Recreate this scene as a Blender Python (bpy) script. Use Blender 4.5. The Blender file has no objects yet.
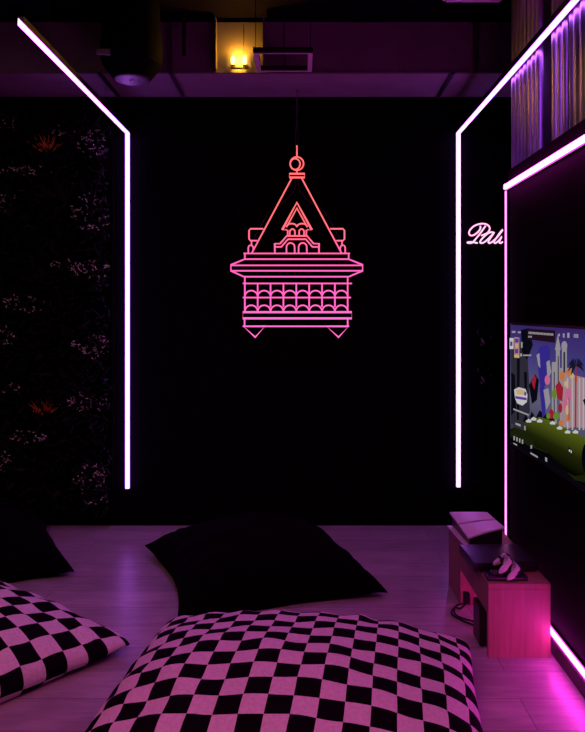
import bpy, bmesh, math, random
from mathutils import Vector, Matrix, noise

random.seed(7)
PI = math.pi
SC = bpy.context.scene
COL = SC.collection

# ------------------------------------------------------------------ camera
# camera stands at the origin, 1.4 m up, looking level along +Y
FPX, CX, CY, CH = 720.0, 302.0, 311.0, 1.4
cam_d = bpy.data.cameras.new('camera')
cam_d.sensor_fit = 'AUTO'
cam_d.sensor_width = 36.0
cam_d.lens = FPX / 732.0 * 36.0
cam_d.shift_x = (292.5 - CX) / 732.0
cam_d.shift_y = (CY - 366.0) / 732.0
cam_d.clip_start = 0.05
cam = bpy.data.objects.new('camera', cam_d)
cam.location = (0, 0, CH)
cam.rotation_euler = (PI / 2, 0, 0)
COL.objects.link(cam)
SC.camera = cam

# ------------------------------------------------------------------ world, lamps, exposure
w = bpy.data.worlds.new('world')
SC.world = w
w.use_nodes = True
w.node_tree.nodes['Background'].inputs[0].default_value = (0.02, 0.008, 0.03, 1)
w.node_tree.nodes['Background'].inputs[1].default_value = 0.05
SC.view_settings.view_transform = 'Standard'
SC.view_settings.look = 'None'
SC.view_settings.gamma = 1.0
SC.view_settings.exposure = 0.0
SC.view_settings.use_curve_mapping = False


def area_lamp(name, loc, rot, size, power, color, spread=PI):
    d = bpy.data.lights.new(name, 'AREA')
    d.shape = 'RECTANGLE'
    d.size, d.size_y = size
    d.energy = power
    d.color = color
    d.spread = spread
    o = bpy.data.objects.new(name, d)
    o.location = loc
    o.rotation_euler = rot
    COL.objects.link(o)
    return o


# added pink fill over the seating, standing in for unseen room strips
area_lamp('fill_lamp', (-0.55, 0.55, 2.95), (math.radians(17), 0, 0), (1.2, 0.6), 17.0, (1.0, 0.19, 0.41), math.radians(112))
# added violet downlight that brightens the floor at the back left
area_lamp('fill_lamp', (-0.75, 3.55, 2.72), (0, 0, 0), (0.5, 0.25), 3.4, (0.50, 0.05, 1.0), math.radians(100))


def spot_lamp(name, loc, target, power, color, angle, blend=0.6, radius=0.04):
    d = bpy.data.lights.new(name, 'SPOT')
    d.energy = power
    d.color = color
    d.spot_size = math.radians(angle)
    d.spot_blend = blend
    d.shadow_soft_size = radius
    o = bpy.data.objects.new(name, d)
    o.location = loc
    o.rotation_euler = (Vector(target) - Vector(loc)).to_track_quat('-Z', 'Y').to_euler()
    COL.objects.link(o)
    return o


# soft warm house spot on the planted wall and the left cushion
spot_lamp('spot_lamp', (-1.55, 1.0, 2.85), (-1.80, 3.9, 1.0), 42, (1.0, 0.50, 0.34), 78, 0.9, 0.12)
# narrow violet spot added to tint the corrugated steel purple
spot_lamp('spot_lamp', (-0.9, 2.0, 2.95), (1.05, 3.25, 2.28), 34, (0.42, 0.06, 1.0), 22, 0.7)
# warm ceiling spot on the corrugated steel
spot_lamp('spot_lamp', (0.30, 1.9, 2.90), (1.05, 2.50, 2.30), 18, (1.0, 0.50, 0.20), 22, 0.8)

# ------------------------------------------------------------------ materials
MAT = {}


def nodes_of(name):
    m = bpy.data.materials.new(name)
    m.use_nodes = True
    nt = m.node_tree
    return m, nt, nt.nodes['Principled BSDF']


def N(nt, kind, **kw):
    n = nt.nodes.new(kind)
    for k, v in kw.items():
        setattr(n, k, v)
    return n


def plain(name, col, rough=0.6, metal=0.0, spec=0.5, bump=None, vary=0.0, vscale=30.0):
    m, nt, b = nodes_of(name)
    b.inputs['Base Color'].default_value = (*col, 1)
    b.inputs['Roughness'].default_value = rough
    b.inputs['Metallic'].default_value = metal
    b.inputs['Specular IOR Level'].default_value = spec
    tc = N(nt, 'ShaderNodeTexCoord')
    if vary:
        nz = N(nt, 'ShaderNodeTexNoise')
        nz.inputs['Scale'].default_value = vscale
        nz.inputs['Detail'].default_value = 4
        nt.links.new(tc.outputs['Object'], nz.inputs['Vector'])
        r = N(nt, 'ShaderNodeValToRGB')
        r.color_ramp.elements[0].position = 0.3
        r.color_ramp.elements[1].position = 0.7
        r.color_ramp.elements[0].color = tuple(c * (1 - vary) for c in col) + (1,)
        r.color_ramp.elements[1].color = tuple(min(1, c * (1 + vary)) for c in col) + (1,)
        nt.links.new(nz.outputs['Fac'], r.inputs['Fac'])
        nt.links.new(r.outputs['Color'], b.inputs['Base Color'])
    if bump:
        sc, st = bump
        nz = N(nt, 'ShaderNodeTexNoise')
        nz.inputs['Scale'].default_value = sc
        nt.links.new(tc.outputs['Object'], nz.inputs['Vector'])
        bp = N(nt, 'ShaderNodeBump')
        bp.inputs['Strength'].default_value = st
        bp.inputs['Distance'].default_value = 0.01
        nt.links.new(nz.outputs['Fac'], bp.inputs['Height'])
        nt.links.new(bp.outputs['Normal'], b.inputs['Normal'])
    MAT[name] = m
    return m


def emit(name, col, strength):
    m = bpy.data.materials.new(name)
    m.use_nodes = True
    nt = m.node_tree
    nt.nodes.clear()
    e = N(nt, 'ShaderNodeEmission')
    e.inputs['Color'].default_value = (*col, 1)
    e.inputs['Strength'].default_value = strength
    o = N(nt, 'ShaderNodeOutputMaterial')
    nt.links.new(e.outputs[0], o.inputs['Surface'])
    MAT[name] = m
    return m


def emit_ramp(name, axis, z0, z1, stops, strength):
    """light whose own colour runs along one object axis"""
    m = bpy.data.materials.new(name)
    m.use_nodes = True
    nt = m.node_tree
    nt.nodes.clear()
    tc = N(nt, 'ShaderNodeTexCoord')
    sp = N(nt, 'ShaderNodeSeparateXYZ')
    mr = N(nt, 'ShaderNodeMapRange')
    mr.inputs['From Min'].default_value = z0
    mr.inputs['From Max'].default_value = z1
    r = N(nt, 'ShaderNodeValToRGB')
    els = r.color_ramp.elements
    els[0].position, els[0].color = stops[0][0], (*stops[0][1], 1)
    els[1].position, els[1].color = stops[-1][0], (*stops[-1][1], 1)
    for p, c in stops[1:-1]:
        e = els.new(p)
        e.color = (*c, 1)
    e = N(nt, 'ShaderNodeEmission')
    e.inputs['Strength'].default_value = strength
    o = N(nt, 'ShaderNodeOutputMaterial')
    nt.links.new(tc.outputs['Object'], sp.inputs[0])
    nt.links.new(sp.outputs[axis], mr.inputs['Value'])
    nt.links.new(mr.outputs[0], r.inputs['Fac'])
    nt.links.new(r.outputs['Color'], e.inputs['Color'])
    nt.links.new(e.outputs[0], o.inputs['Surface'])
    MAT[name] = m
    return m


plain('black_paint', (0.0016, 0.0013, 0.0018), 0.85, spec=0.05, bump=(60, 0.15))
plain('panel_black', (0.0014, 0.0011, 0.0016), 0.85, spec=0.04)
plain('ceiling_black', (0.0035, 0.002, 0.006), 0.9, spec=0.05, vary=0.3, vscale=4)
plain('skirting', (0.012, 0.008, 0.012), 0.45, spec=0.4)
plain('beam_panel_shaded', (0.12, 0.105, 0.115), 0.5, spec=0.3, vary=0.12, vscale=7)  # beam face: its shade is put into this darker colour
plain('beam_grey', (0.36, 0.32, 0.36), 0.38, spec=0.5, vary=0.12, vscale=7)  # beam body: colour lightened for the violet light on its underside
plain('housing', (0.004, 0.004, 0.005), 0.5, spec=0.3)
plain('black_plastic', (0.006, 0.006, 0.008), 0.35, spec=0.4)
plain('black_gloss', (0.014, 0.008, 0.02), 0.28, spec=0.6)
plain('white_plastic', (0.78, 0.76, 0.78), 0.35, spec=0.5)
plain('grey_plastic', (0.32, 0.30, 0.33), 0.4, spec=0.5)
plain('cable_black', (0.006, 0.005, 0.006), 0.5)
plain('wire_grey', (0.10, 0.085, 0.09), 0.5, vary=0.1)
plain('galvanised', (0.16, 0.13, 0.15), 0.45, metal=0.7, vary=0.3, vscale=60)
plain('steel', (0.50, 0.45, 0.54), 0.38, metal=1.0, vary=0.12, vscale=12)
plain('pendant_paint', (0.7, 0.66, 0.7), 0.4, spec=0.4)
plain('dome_black', (0.0012, 0.0012, 0.0015), 0.8, spec=0.06)
plain('dome_disc', (0.10, 0.08, 0.11), 0.35, spec=0.5)
plain('black_cloth', (0.001, 0.0008, 0.001), 0.95, spec=0.05, bump=(250, 0.2))
plain('leaf_dark', (0.006, 0.009, 0.005), 0.7, spec=0.15, vary=0.5, vscale=9)
plain('leaf_brown', (0.02, 0.012, 0.009), 0.7, spec=0.2, vary=0.4, vscale=20)
plain('blossom', (0.52, 0.56, 0.46), 0.7, spec=0.2, vary=0.5, vscale=25)
plain('stem_brown', (0.018, 0.012, 0.009), 0.8, spec=0.1)
plain('orange_blade', (0.62, 0.19, 0.05), 0.6, spec=0.2, vary=0.35, vscale=30)
plain('lamp_metal', (0.05, 0.045, 0.04), 0.4, metal=0.6)

emit('violet_diffuser', (0.50, 0.12, 1.0), 9.5)
emit('magenta_diffuser', (1.0, 0.045, 0.74), 34.0)
emit('magenta_lilac_diffuser', (1.0, 0.22, 0.80), 3.2)
emit('floor_magenta_diffuser', (1.0, 0.04, 0.74), 32.0)
emit('script_neon', (1.0, 0.42, 0.70), 1.7)
emit('warm_bulb', (1.0, 0.60, 0.12), 7.0)
emit_ramp('neon_ramp', 'Z', -1.06, 0.0,
          [(0.0, (1.0, 0.13, 0.50)), (0.36, (0.95, 0.10, 0.42)), (0.50, (1.0, 0.13, 0.24)), (0.62, (1.0, 0.14, 0.15)), (1.0, (1.0, 0.14, 0.15))], 1.35)


def floor_material():
    m, nt, b = nodes_of('floor_planks')
    tc = N(nt, 'ShaderNodeTexCoord')
    br = N(nt, 'ShaderNodeTexBrick')
    br.offset = 0.37
    br.inputs['Color1'].default_value = (0.34, 0.31, 0.32, 1)
    br.inputs['Color2'].default_value = (0.27, 0.25, 0.26, 1)
    br.inputs['Mortar'].default_value = (0.17, 0.15, 0.16, 1)
    br.inputs['Scale'].default_value = 1.0
    br.inputs['Mortar Size'].default_value = 0.0025
    br.inputs['Brick Width'].default_value = 1.25
    br.inputs['Row Height'].default_value = 0.2
    mp = N(nt, 'ShaderNodeMapping')
    mp.inputs['Scale'].default_value = (3.0, 22.0, 1.0)
    nz = N(nt, 'ShaderNodeTexNoise')
    nz.inputs['Scale'].default_value = 1.6
    nz.inputs['Detail'].default_value = 6
    nz.inputs['Roughness'].default_value = 0.65
    ov = N(nt, 'ShaderNodeTexNoise')
    ov.inputs['Scale'].default_value = 5.0
    ov.inputs['Detail'].default_value = 5
    mx = N(nt, 'ShaderNodeMix', data_type='RGBA', blend_type='OVERLAY')
    mx.inputs['Factor'].default_value = 0.55
    mx2 = N(nt, 'ShaderNodeMix', data_type='RGBA', blend_type='OVERLAY')
    mx2.inputs['Factor'].default_value = 0.35
    L = nt.links.new
    L(tc.outputs['Object'], br.inputs['Vector'])
    L(tc.outputs['Object'], mp.inputs['Vector'])
    L(mp.outputs[0], nz.inputs['Vector'])
    L(tc.outputs['Object'], ov.inputs['Vector'])
    L(br.outputs['Color'], mx.inputs['A'])
    L(nz.outputs['Fac'], mx.inputs['B'])
    L(mx.outputs['Result'], mx2.inputs['A'])
    L(ov.outputs['Fac'], mx2.inputs['B'])
    L(mx2.outputs['Result'], b.inputs['Base Color'])
    mr = N(nt, 'ShaderNodeMapRange')
    mr.inputs['To Min'].default_value = 0.26
    mr.inputs['To Max'].default_value = 0.40
    L(nz.outputs['Fac'], mr.inputs['Value'])
    L(mr.outputs[0], b.inputs['Roughness'])
    b.inputs['Specular IOR Level'].default_value = 0.45
    bp = N(nt, 'ShaderNodeBump')
    bp.inputs['Strength'].default_value = 0.15
    bp.inputs['Distance'].default_value = 0.004
    L(nz.outputs['Fac'], bp.inputs['Height'])
    L(bp.outputs['Normal'], b.inputs['Normal'])
    MAT['floor_planks'] = m


def wood_material():
    m, nt, b = nodes_of('pale_wood')
    tc = N(nt, 'ShaderNodeTexCoord')
    br = N(nt, 'ShaderNodeTexBrick')
    br.offset = 0.0
    br.inputs['Color1'].default_value = (0.36, 0.17, 0.14, 1)
    br.inputs['Color2'].default_value = (0.29, 0.13, 0.105, 1)
    br.inputs['Mortar'].default_value = (0.24, 0.11, 0.09, 1)
    br.inputs['Scale'].default_value = 1.0
    br.inputs['Mortar Size'].default_value = 0.0006
    br.inputs['Brick Width'].default_value = 0.062
    br.inputs['Row Height'].default_value = 3.0
    sx = N(nt, 'ShaderNodeSeparateXYZ')
    ad = N(nt, 'ShaderNodeMath', operation='ADD')
    cb = N(nt, 'ShaderNodeCombineXYZ')
    mp = N(nt, 'ShaderNodeMapping')
    mp.inputs['Scale'].default_value = (60, 60, 5)
    nz = N(nt, 'ShaderNodeTexNoise')
    nz.inputs['Scale'].default_value = 1.0
    nz.inputs['Detail'].default_value = 4
    mx = N(nt, 'ShaderNodeMix', data_type='RGBA', blend_type='OVERLAY')
    mx.inputs['Factor'].default_value = 0.35
    L = nt.links.new
    L(tc.outputs['Object'], sx.inputs[0])
    L(sx.outputs['X'], ad.inputs[0])
    L(sx.outputs['Y'], ad.inputs[1])
    L(ad.outputs[0], cb.inputs['X'])
    L(sx.outputs['Z'], cb.inputs['Y'])
    L(cb.outputs[0], br.inputs['Vector'])
    L(tc.outputs['Object'], mp.inputs['Vector'])
    L(mp.outputs[0], nz.inputs['Vector'])
    L(br.outputs['Color'], mx.inputs['A'])
    L(nz.outputs['Fac'], mx.inputs['B'])
    L(mx.outputs['Result'], b.inputs['Base Color'])
    b.inputs['Roughness'].default_value = 0.5
    MAT['pale_wood'] = m


def checker_material():
    m, nt, b = nodes_of('checker_plush')
    uv = N(nt, 'ShaderNodeTexCoord')
    nz = N(nt, 'ShaderNodeTexNoise')
    nz.inputs['Scale'].default_value = 9
    mx = N(nt, 'ShaderNodeMix', data_type='RGBA', blend_type='LINEAR_LIGHT')
    mx.inputs['Factor'].default_value = 0.004
    ck = N(nt, 'ShaderNodeTexChecker')
    ck.inputs['Scale'].default_value = 1.0
    ck.inputs['Color1'].default_value = (0.80, 0.74, 0.74, 1)
    ck.inputs['Color2'].default_value = (0.005, 0.004, 0.006, 1)
    f = N(nt, 'ShaderNodeTexNoise')
    f.inputs['Scale'].default_value = 90
    f.inputs['Detail'].default_value = 5
    mul = N(nt, 'ShaderNodeMix', data_type='RGBA', blend_type='MULTIPLY')
    mul.inputs['Factor'].default_value = 0.4
    L = nt.links.new
    L(uv.outputs['UV'], mx.inputs['A'])
    L(uv.outputs['Object'], nz.inputs['Vector'])
    L(nz.outputs['Color'], mx.inputs['B'])
    L(uv.outputs['UV'], ck.inputs['Vector'])
    L(uv.outputs['Object'], f.inputs['Vector'])
    L(ck.outputs['Color'], mul.inputs['A'])
    L(f.outputs['Fac'], mul.inputs['B'])
    L(mul.outputs['Result'], b.inputs['Base Color'])
    b.inputs['Roughness'].default_value = 0.95
    b.inputs['Specular IOR Level'].default_value = 0.05
    bp = N(nt, 'ShaderNodeBump')
    bp.inputs['Strength'].default_value = 0.35
    bp.inputs['Distance'].default_value = 0.004
    L(f.outputs['Fac'], bp.inputs['Height'])
    L(bp.outputs['Normal'], b.inputs['Normal'])
    MAT['checker_plush'] = m


floor_material()
wood_material()
checker_material()

# ------------------------------------------------------------------ builders


def obj(name, bm, mat, parent=None, smooth=False, loc=None):
    me = bpy.data.meshes.new(name)
    bmesh.ops.recalc_face_normals(bm, faces=bm.faces)
    bm.to_mesh(me)
    bm.free()
    me.materials.append(MAT[mat])
    if smooth:
        for p in me.polygons:
            p.use_smooth = True
    o = bpy.data.objects.new(name, me)
    COL.objects.link(o)
    if parent is not None:
        o.parent = parent
    if loc is not None:
        o.location = loc
    return o


def tag(o, label=None, cat=None, group=None, kind=None):
    if label:
        o['label'] = label
    if cat:
        o['category'] = cat
    if group:
        o['group'] = group
    if kind:
        o['kind'] = kind
    return o


def thing(name, label, cat, loc=(0, 0, 0), rot=(0, 0, 0), group=None):
    o = bpy.data.objects.new(name, None)
    o.empty_display_size = 0.05
    COL.objects.link(o)
    o.location = loc
    o.rotation_euler = rot
    return tag(o, label, cat, group)


def box(bm, x0, x1, y0, y1, z0, z1, bev=0.0):
    vs = [bm.verts.new((x, y, z)) for x in (x0, x1) for y in (y0, y1) for z in (z0, z1)]
    F = [(0, 1, 3, 2), (4, 6, 7, 5), (0, 4, 5, 1), (2, 3, 7, 6), (0, 2, 6, 4), (1, 5, 7, 3)]
    fs = [bm.faces.new([vs[i] for i in f]) for f in F]
    if bev:
        es = list({e for f in fs for e in f.edges})
        bmesh.ops.bevel(bm, geom=es, offset=bev, segments=2, affect='EDGES', profile=0.7)
    return bm


def mkbox(*a, bev=0.0):
    return box(bmesh.new(), *a, bev=bev)


def tube(bm, pts, r, seg=8, closed=False, caps=True):
    """sweep a round section along a path with parallel transport"""
    P = [Vector(p) for p in pts]
    n = len(P)
    T = []
    for i in range(n):
        if closed:
            d = P[(i + 1) % n] - P[i - 1]
        else:
            d = P[min(i + 1, n - 1)] - P[max(i - 1, 0)]
        T.append(d.normalized() if d.length > 1e-9 else Vector((0, 0, 1)))
    up = Vector((0, 1, 0)) if abs(T[0].y) < 0.9 else Vector((1, 0, 0))
    nrm = (up - T[0] * up.dot(T[0])).normalized()
    rings = []
    for i in range(n):
        nrm = (nrm - T[i] * nrm.dot(T[i]))
        nrm = nrm.normalized() if nrm.length > 1e-6 else Vector((1, 0, 0))
        bi = T[i].cross(nrm)
        rr = r[i] if isinstance(r, (list, tuple)) else r
        # widen at mitres
        k = 1.0
        if (closed or 0 < i < n - 1):
            a = (P[i] - P[i - 1]).normalized()
            b = (P[(i + 1) % n] - P[i]).normalized()
            c = max(-1, min(1, a.dot(b)))
            k = min(1.6, 1 / max(0.3, math.cos(math.acos(c) / 2)))
        rings.append([bm.verts.new(P[i] + (nrm * math.cos(2 * PI * j / seg) + bi * math.sin(2 * PI * j / seg)) * rr * k)
                      for j in range(seg)])
    m = n if closed else n - 1
    for i in range(m):
        A, B = rings[i], rings[(i + 1) % n]
        for j in range(seg):
            bm.faces.new((A[j], A[(j + 1) % seg], B[(j + 1) % seg], B[j]))
    if not closed and caps:
        bm.faces.new(rings[0][::-1])
        bm.faces.new(rings[-1])
    return bm


def lathe(bm, prof, seg=32, cx=0, cy=0):
    rings = []
    for r, z in prof:
        rings.append([bm.verts.new((cx + r * math.cos(2 * PI * j / seg), cy + r * math.sin(2 * PI * j / seg), z)) for j in range(seg)])
    for A, B in zip(rings, rings[1:]):
        for j in range(seg):
            bm.faces.new((A[j], A[(j + 1) % seg], B[(j + 1) % seg], B[j]))
    bm.faces.new(rings[0][::-1])
    bm.faces.new(rings[-1])
    return bm


def smooth_path(pts, n=6):
    """Catmull-Rom through the points"""
    P = [Vector(p) for p in pts]
    out = []
    for i in range(len(P) - 1):
        p0, p1, p2, p3 = P[max(i - 1, 0)], P[i], P[i + 1], P[min(i + 2, len(P) - 1)]
        for k in range(n):
            t = k / n
            out.append(0.5 * ((2 * p1) + (p2 - p0) * t + (2 * p0 - 5 * p1 + 4 * p2 - p3) * t * t + (3 * p1 - p0 - 3 * p2 + p3) * t ** 3))
    out.append(P[-1])
    return out


# ------------------------------------------------------------------ the room
YB = 4.71            # back wall
XP = 1.03            # face of the screen partition
XL, XR, YF, ZC = -2.75, 2.2, -1.2, 3.12


def struct(name, bm, mat, label=None):
    o = obj(name, bm, mat)
    o['kind'] = 'structure'
    if label:
        o['label'] = label
    return o


struct('floor', mkbox(XL, XR, YF, YB, -0.08, 0.0), 'floor_planks', 'grey wood plank floor lit violet and magenta')
struct('wall_back', mkbox(XL, XR, YB, YB + 0.1, 0.0, ZC), 'black_paint', 'matte black back wall behind the neon pavilion')
struct('wall_left', mkbox(XL - 0.1, XL, YF, YB, 0.0, ZC), 'black_paint', 'matte black left wall')
struct('wall_right', mkbox(XR, XR + 0.1, YF, YB, 0.0, ZC), 'black_paint', 'matte black right wall')
struct('wall_front', mkbox(XL, XR, YF - 0.1, YF, 0.0, ZC), 'black_paint', 'matte black wall behind the viewer')
struct('ceiling', mkbox(XL, XR, YF, YB, ZC, ZC + 0.1), 'ceiling_black', 'black painted ceiling')
struct('wall_partition', mkbox(XP, 1.17, -0.4, 3.60, 0.0, 2.10), 'panel_black', 'low black partition wall carrying the television')
struct('baseboard_back', mkbox(XL, 1.9, YB - 0.014, YB, 0.0, 0.07, bev=0.003), 'panel_black', 'dark skirting under the black back wall')

bm = mkbox(XP - 0.010, XP, -0.4, 3.60, 0.0, 0.062)
box(bm, XP - 0.016, XP, -0.4, 3.60, 0.062, 0.068)
struct('baseboard_right', bm, 'skirting', 'dark skirting with a thin ledge under the magenta strip')

# concrete beam across the back, with panel seams on its face
bm = mkbox(XL, 2.0, 4.225, YB, 2.80, 3.095)
struct('ceiling_beam', bm, 'beam_grey', 'grey boxed beam along the top of the back wall')
bm = bmesh.new()
xs = [XL, -2.2, -1.62, -0.50, -0.34, -0.205, 0.55, 1.3, 2.0]
for a, b_ in zip(xs, xs[1:]):
    box(bm, a + 0.0025, b_ - 0.0025, 4.217, 4.2245, 2.803, 3.09)
box(bm, XL, 2.0, 4.205, 4.2245, 2.792, 2.800)
box(bm, -0.503, -0.496, 4.150, 4.2245, 2.803, 3.09)  # fin added to cut off the warm lamp glow on the left
box(bm, -0.224, -0.218, 4.107, 4.2245, 2.803, 3.09)  # fin made deep to keep warm lamp glow off the steel posts
struct('trim_1', bm, 'beam_panel_shaded', 'beam face cladding coloured darker for shade, with fins added to cut lamp glow')

# ------------------------------------------------------------------ linear LED lights


def led_corner(label, x, y_near, z_top, z_bot, mitre):
    t = thing('led_light', label, 'light', (x, YB, z_bot), group='violet corner strip lights')
    hw = 0.0125
    yb = -0.004                                  # back of profile, just off the wall
    # vertical drop
    obj('vertical_diffuser', mkbox(-hw, hw, yb - 0.030, yb - 0.010, 0.0, z_top - z_bot, bev=0.004), 'violet_diffuser', t)
    obj('vertical_housing', mkbox(-hw, hw, yb - 0.0098, 0.0, 0.0, z_top - z_bot + 0.03), 'housing', t)
    # run towards the viewer: diffuser below, black profile above
    L = YB - y_near
    H = z_top - z_bot
    d0, d1 = -L, yb - 0.030
    m = 0.05 if mitre else 0.0
    zz = H - 0.005
    b1 = bmesh.new()
    v = [b1.verts.new(c) for c in [(-hw, d0 + m, zz), (hw, d0 - m * 0.2, zz), (hw, d1, zz), (-hw, d1, zz),
                                   (-hw, d0 + m, H), (hw, d0 - m * 0.2, H), (hw, d1, H), (-hw, d1, H)]]
    for f in [(0, 1, 2, 3), (4, 5, 6, 7), (0, 1, 5, 4), (1, 2, 6, 5), (2, 3, 7, 6), (3, 0, 4, 7)]:
        b1.faces.new([v[i] for i in f])
    obj('overhead_diffuser', b1, 'violet_diffuser', t)
    obj('overhead_housing', mkbox(-hw - 0.001, hw + 0.001, d0 + m, yb, H + 0.0005, H + 0.03), 'housing', t)
    # thin steel hangers up to the ceiling
    for yy in ([-L * 0.30, -L * 0.80] if mitre else [-1.0, -2.0, -3.2]):
        if yy > -0.5:
            continue
        obj('hanger_wire', tube(bmesh.new(), [(0, yy, H + 0.03), (0, yy, ZC - z_bot)], 0.0012, 6), 'cable_black', t)
    return t


led_corner('violet strip light bending down the wall beside the planted wall', -1.136, 2.86, 2.56, 0.245, True)
led_corner('violet strip light bending down the wall beside the small script sign', 1.018, 0.25, 2.56, 0.255, False)

t = thing('led_light', 'magenta strip light framing the black partition around the television', 'light', (XP, 0, 0))
s = 0.011
obj('upright_diffuser', mkbox(-0.0155, -0.009, 3.593, 3.60, 0.11, 2.0, bev=0.001), 'magenta_lilac_diffuser', t)
obj('top_diffuser', mkbox(-0.022, -0.009, -0.35, 3.60, 2.008, 2.030, bev=0.003), 'magenta_diffuser', t)
obj('bottom_diffuser', mkbox(-0.022, -0.009, -0.35, 3.60, 0.088, 0.105, bev=0.003), 'floor_magenta_diffuser', t)
bm = mkbox(-0.0088, -0.003, 3.584, 3.60, 0.08, 2.037)
box(bm, -0.0088, -0.003, -0.35, 3.584, 2.002, 2.037)
box(bm, -0.0088, -0.003, -0.35, 3.584, 0.08, 0.111)
obj('housing', bm, 'housing', t)

# ------------------------------------------------------------------ neon pavilion
YS = 4.55
KS = FPX / YS        # drawing pixels per metre at the sign
t = thing('neon_sign', 'coral and pink neon sign shaped like a roofed balcony pavilion hanging on a cord', 'sign',
          ((296.8 - CX) / KS, YS, CH + (CY - 155) / KS))


def U(x, y):         # upper half of the drawing, 4.034 units per px
    return ((225 + x / 4.034 - 296.8) / KS, 0, (155 - (145 + y / 4.034)) / KS)


def D(x, y):         # lower half
    return ((225 + x / 4.034 - 296.8) / KS, 0, (155 - (245 + y / 4.034)) / KS)


RT = 0.0046


def neon(name, f, strokes, mat='neon_ramp', r=RT):
    b_ = bmesh.new()
    for st in strokes:
        closed = st[0] == 'c'
        pts = st[1:] if st[0] in ('c', 'o') else st
        tube(b_, [f(*p) for p in pts], r, 8, closed)
    return obj(name, b_, mat, t, smooth=True)


def arc(cx, cy, rx, ry, a0, a1, n=12):
    return [(cx + rx * math.cos(math.radians(a0 + (a1 - a0) * i / n)), cy - ry * math.sin(math.radians(a0 + (a1 - a0) * i / n))) for i in range(n + 1)]


def mir(pts, c=289.5):
    return [(2 * c - x, y) for x, y in pts]


neon('finial', U, [[(290, 40 - 38), (290, 47)], ['c'] + arc(290, 75, 27, 27, 0, 345, 23), ['c'] + arc(283, 77, 20, 22, 0, 345, 23), [(290, 102), (290, 116)]])
neon('roof_cap', U, [['c', (260, 116), (321, 116), (321, 131), (260, 131)]])
neon('roof', U, [[(271, 131), (108, 436)], [(308, 131), (470, 436)]])
lant = [(155, 338), (103, 338), (97, 345), (97, 379), (103, 386), (130, 386)]
larch = [(94, 436), (94, 420)] + arc(104, 416, 10, 12, 180, 0, 8) + [(114, 424)]
lst = [(107, 386), (107, 404)]
neon('turret', U, [lant, larch, lst])
neon('turret', U, [mir(lant), mir(larch), mir(lst)])
neon('dormer', U, [
    [(250, 342), (231, 342), (290, 232), (350, 342), (331, 342)],
    [(248, 331), (290, 255), (332, 331)] ,
    arc(269, 331, 21, 14, 180, 0, 10), arc(311, 331, 21, 14, 180, 0, 10),
    [(253, 343), (253, 366)], [(328, 343), (328, 366)],
    [(261, 365), (261, 350)] + arc(272, 350, 10, 11, 180, 0, 8)[1:] + [(282, 365)],
    [(299, 365), (299, 350)] + arc(309, 350, 10, 11, 180, 0, 8)[1:] + [(319, 365)],
    [(201, 436), (201, 398), (222, 398), (249, 367), (331, 367), (358, 398), (379, 398), (379, 436)],
    [(203, 411), (227, 411), (254, 380), (326, 380), (353, 411), (377, 411)],
    [(248, 436), (248, 412)] + arc(264.5, 412, 16.5, 17, 180, 0, 10)[1:] + [(281, 436)],
    [(297, 436), (297, 412)] + arc(313.5, 412, 16.5, 17, 180, 0, 10)[1:] + [(330, 436)],
])
neon('eaves', D, [
    [(75, 34), (504, 34)], [(80, 34), (80, 57)], [(499, 34), (499, 57)], [(80, 57), (499, 57)],
    ['c', (80, 57), (24, 80), (24, 104), (76, 128), (499, 128), (555, 104), (555, 80), (499, 57)],
    [(24, 82), (555, 82)], [(24, 104), (555, 104)]])
lines = [[(80, 128), (80, 271)], [(495, 128), (495, 271)], [(72, 155), (512, 155)], [(72, 212), (508, 212)]]
xs = [80 + i * 51.9 for i in range(9)]
for x in xs[1:-1]:
    lines.append([(x, 155), (x, 250)])
neon('balcony_frame', D, lines)
for yc, ry, e in ((209, 25, 10), (269, 26, 2)):
    neon('arcade', D, [arc((a + b_) / 2, yc, 25.95, ry, 180 - e, e, 12) for a, b_ in zip(xs, xs[1:])])
neon('base', D, [['c', (72, 271), (511, 271), (511, 296), (72, 296)], [(79, 296), (79, 328)], [(495, 296), (495, 328)], [(72, 328), (500, 328)]])
neon('bracket', D, [['c', (74, 328), (122, 372), (161, 328)]])
neon('bracket', D, [['c', (409, 328), (458, 372), (499, 328)]])
bm = bmesh.new()
ztop = 2.80 - (CH + (CY - 155) / KS)
tube(bm, smooth_path([(0.0, 0, ztop), (0.006, 0.0, ztop - 0.12), (-0.008, 0, 0.12), (0, 0, 0.0)]), 0.0022, 6)
tube(bm, smooth_path([(0.006, 0, ztop), (-0.002, 0.0, ztop - 0.10), (0.008, 0, 0.1), (0, 0, 0.0)]), 0.0018, 6)
obj('cord', bm, 'wire_grey', t, smooth=True)
bm = bmesh.new()
for k in (-1, 1):
    tube(bm, smooth_path([U(290 + 6 * k, 140), U(290 + 12 * k, 185), U(290 + 60 * k, 235), U(290 + 105 * k, 262), U(290 + 150 * k, 335), U(290 + 185 * k, 400), U(290 + 215 * k, 440)]), 0.0012, 6)
obj('lead_wire', bm, 'wire_grey', t, smooth=True)

# ------------------------------------------------------------------ small script sign
YN = 4.685
KN = FPX / YN
t = thing('neon_sign', 'small pale pink handwriting neon sign partly hidden by the partition', 'sign',
          ((468 - CX) / KN, YN, CH + (CY - 243) / KN))


def S(x, y):
    return ((460 + x / 10.64 - 468) / KN, 0, (243 - (210 + y / 10.64)) / KN)


def script(name, pts, n=5):
    b_ = bmesh.new()
    tube(b_, smooth_path([S(*p) for p in pts], n), 0.0052, 8)
    return obj(name, b_, 'script_neon', t, smooth=True)


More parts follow.
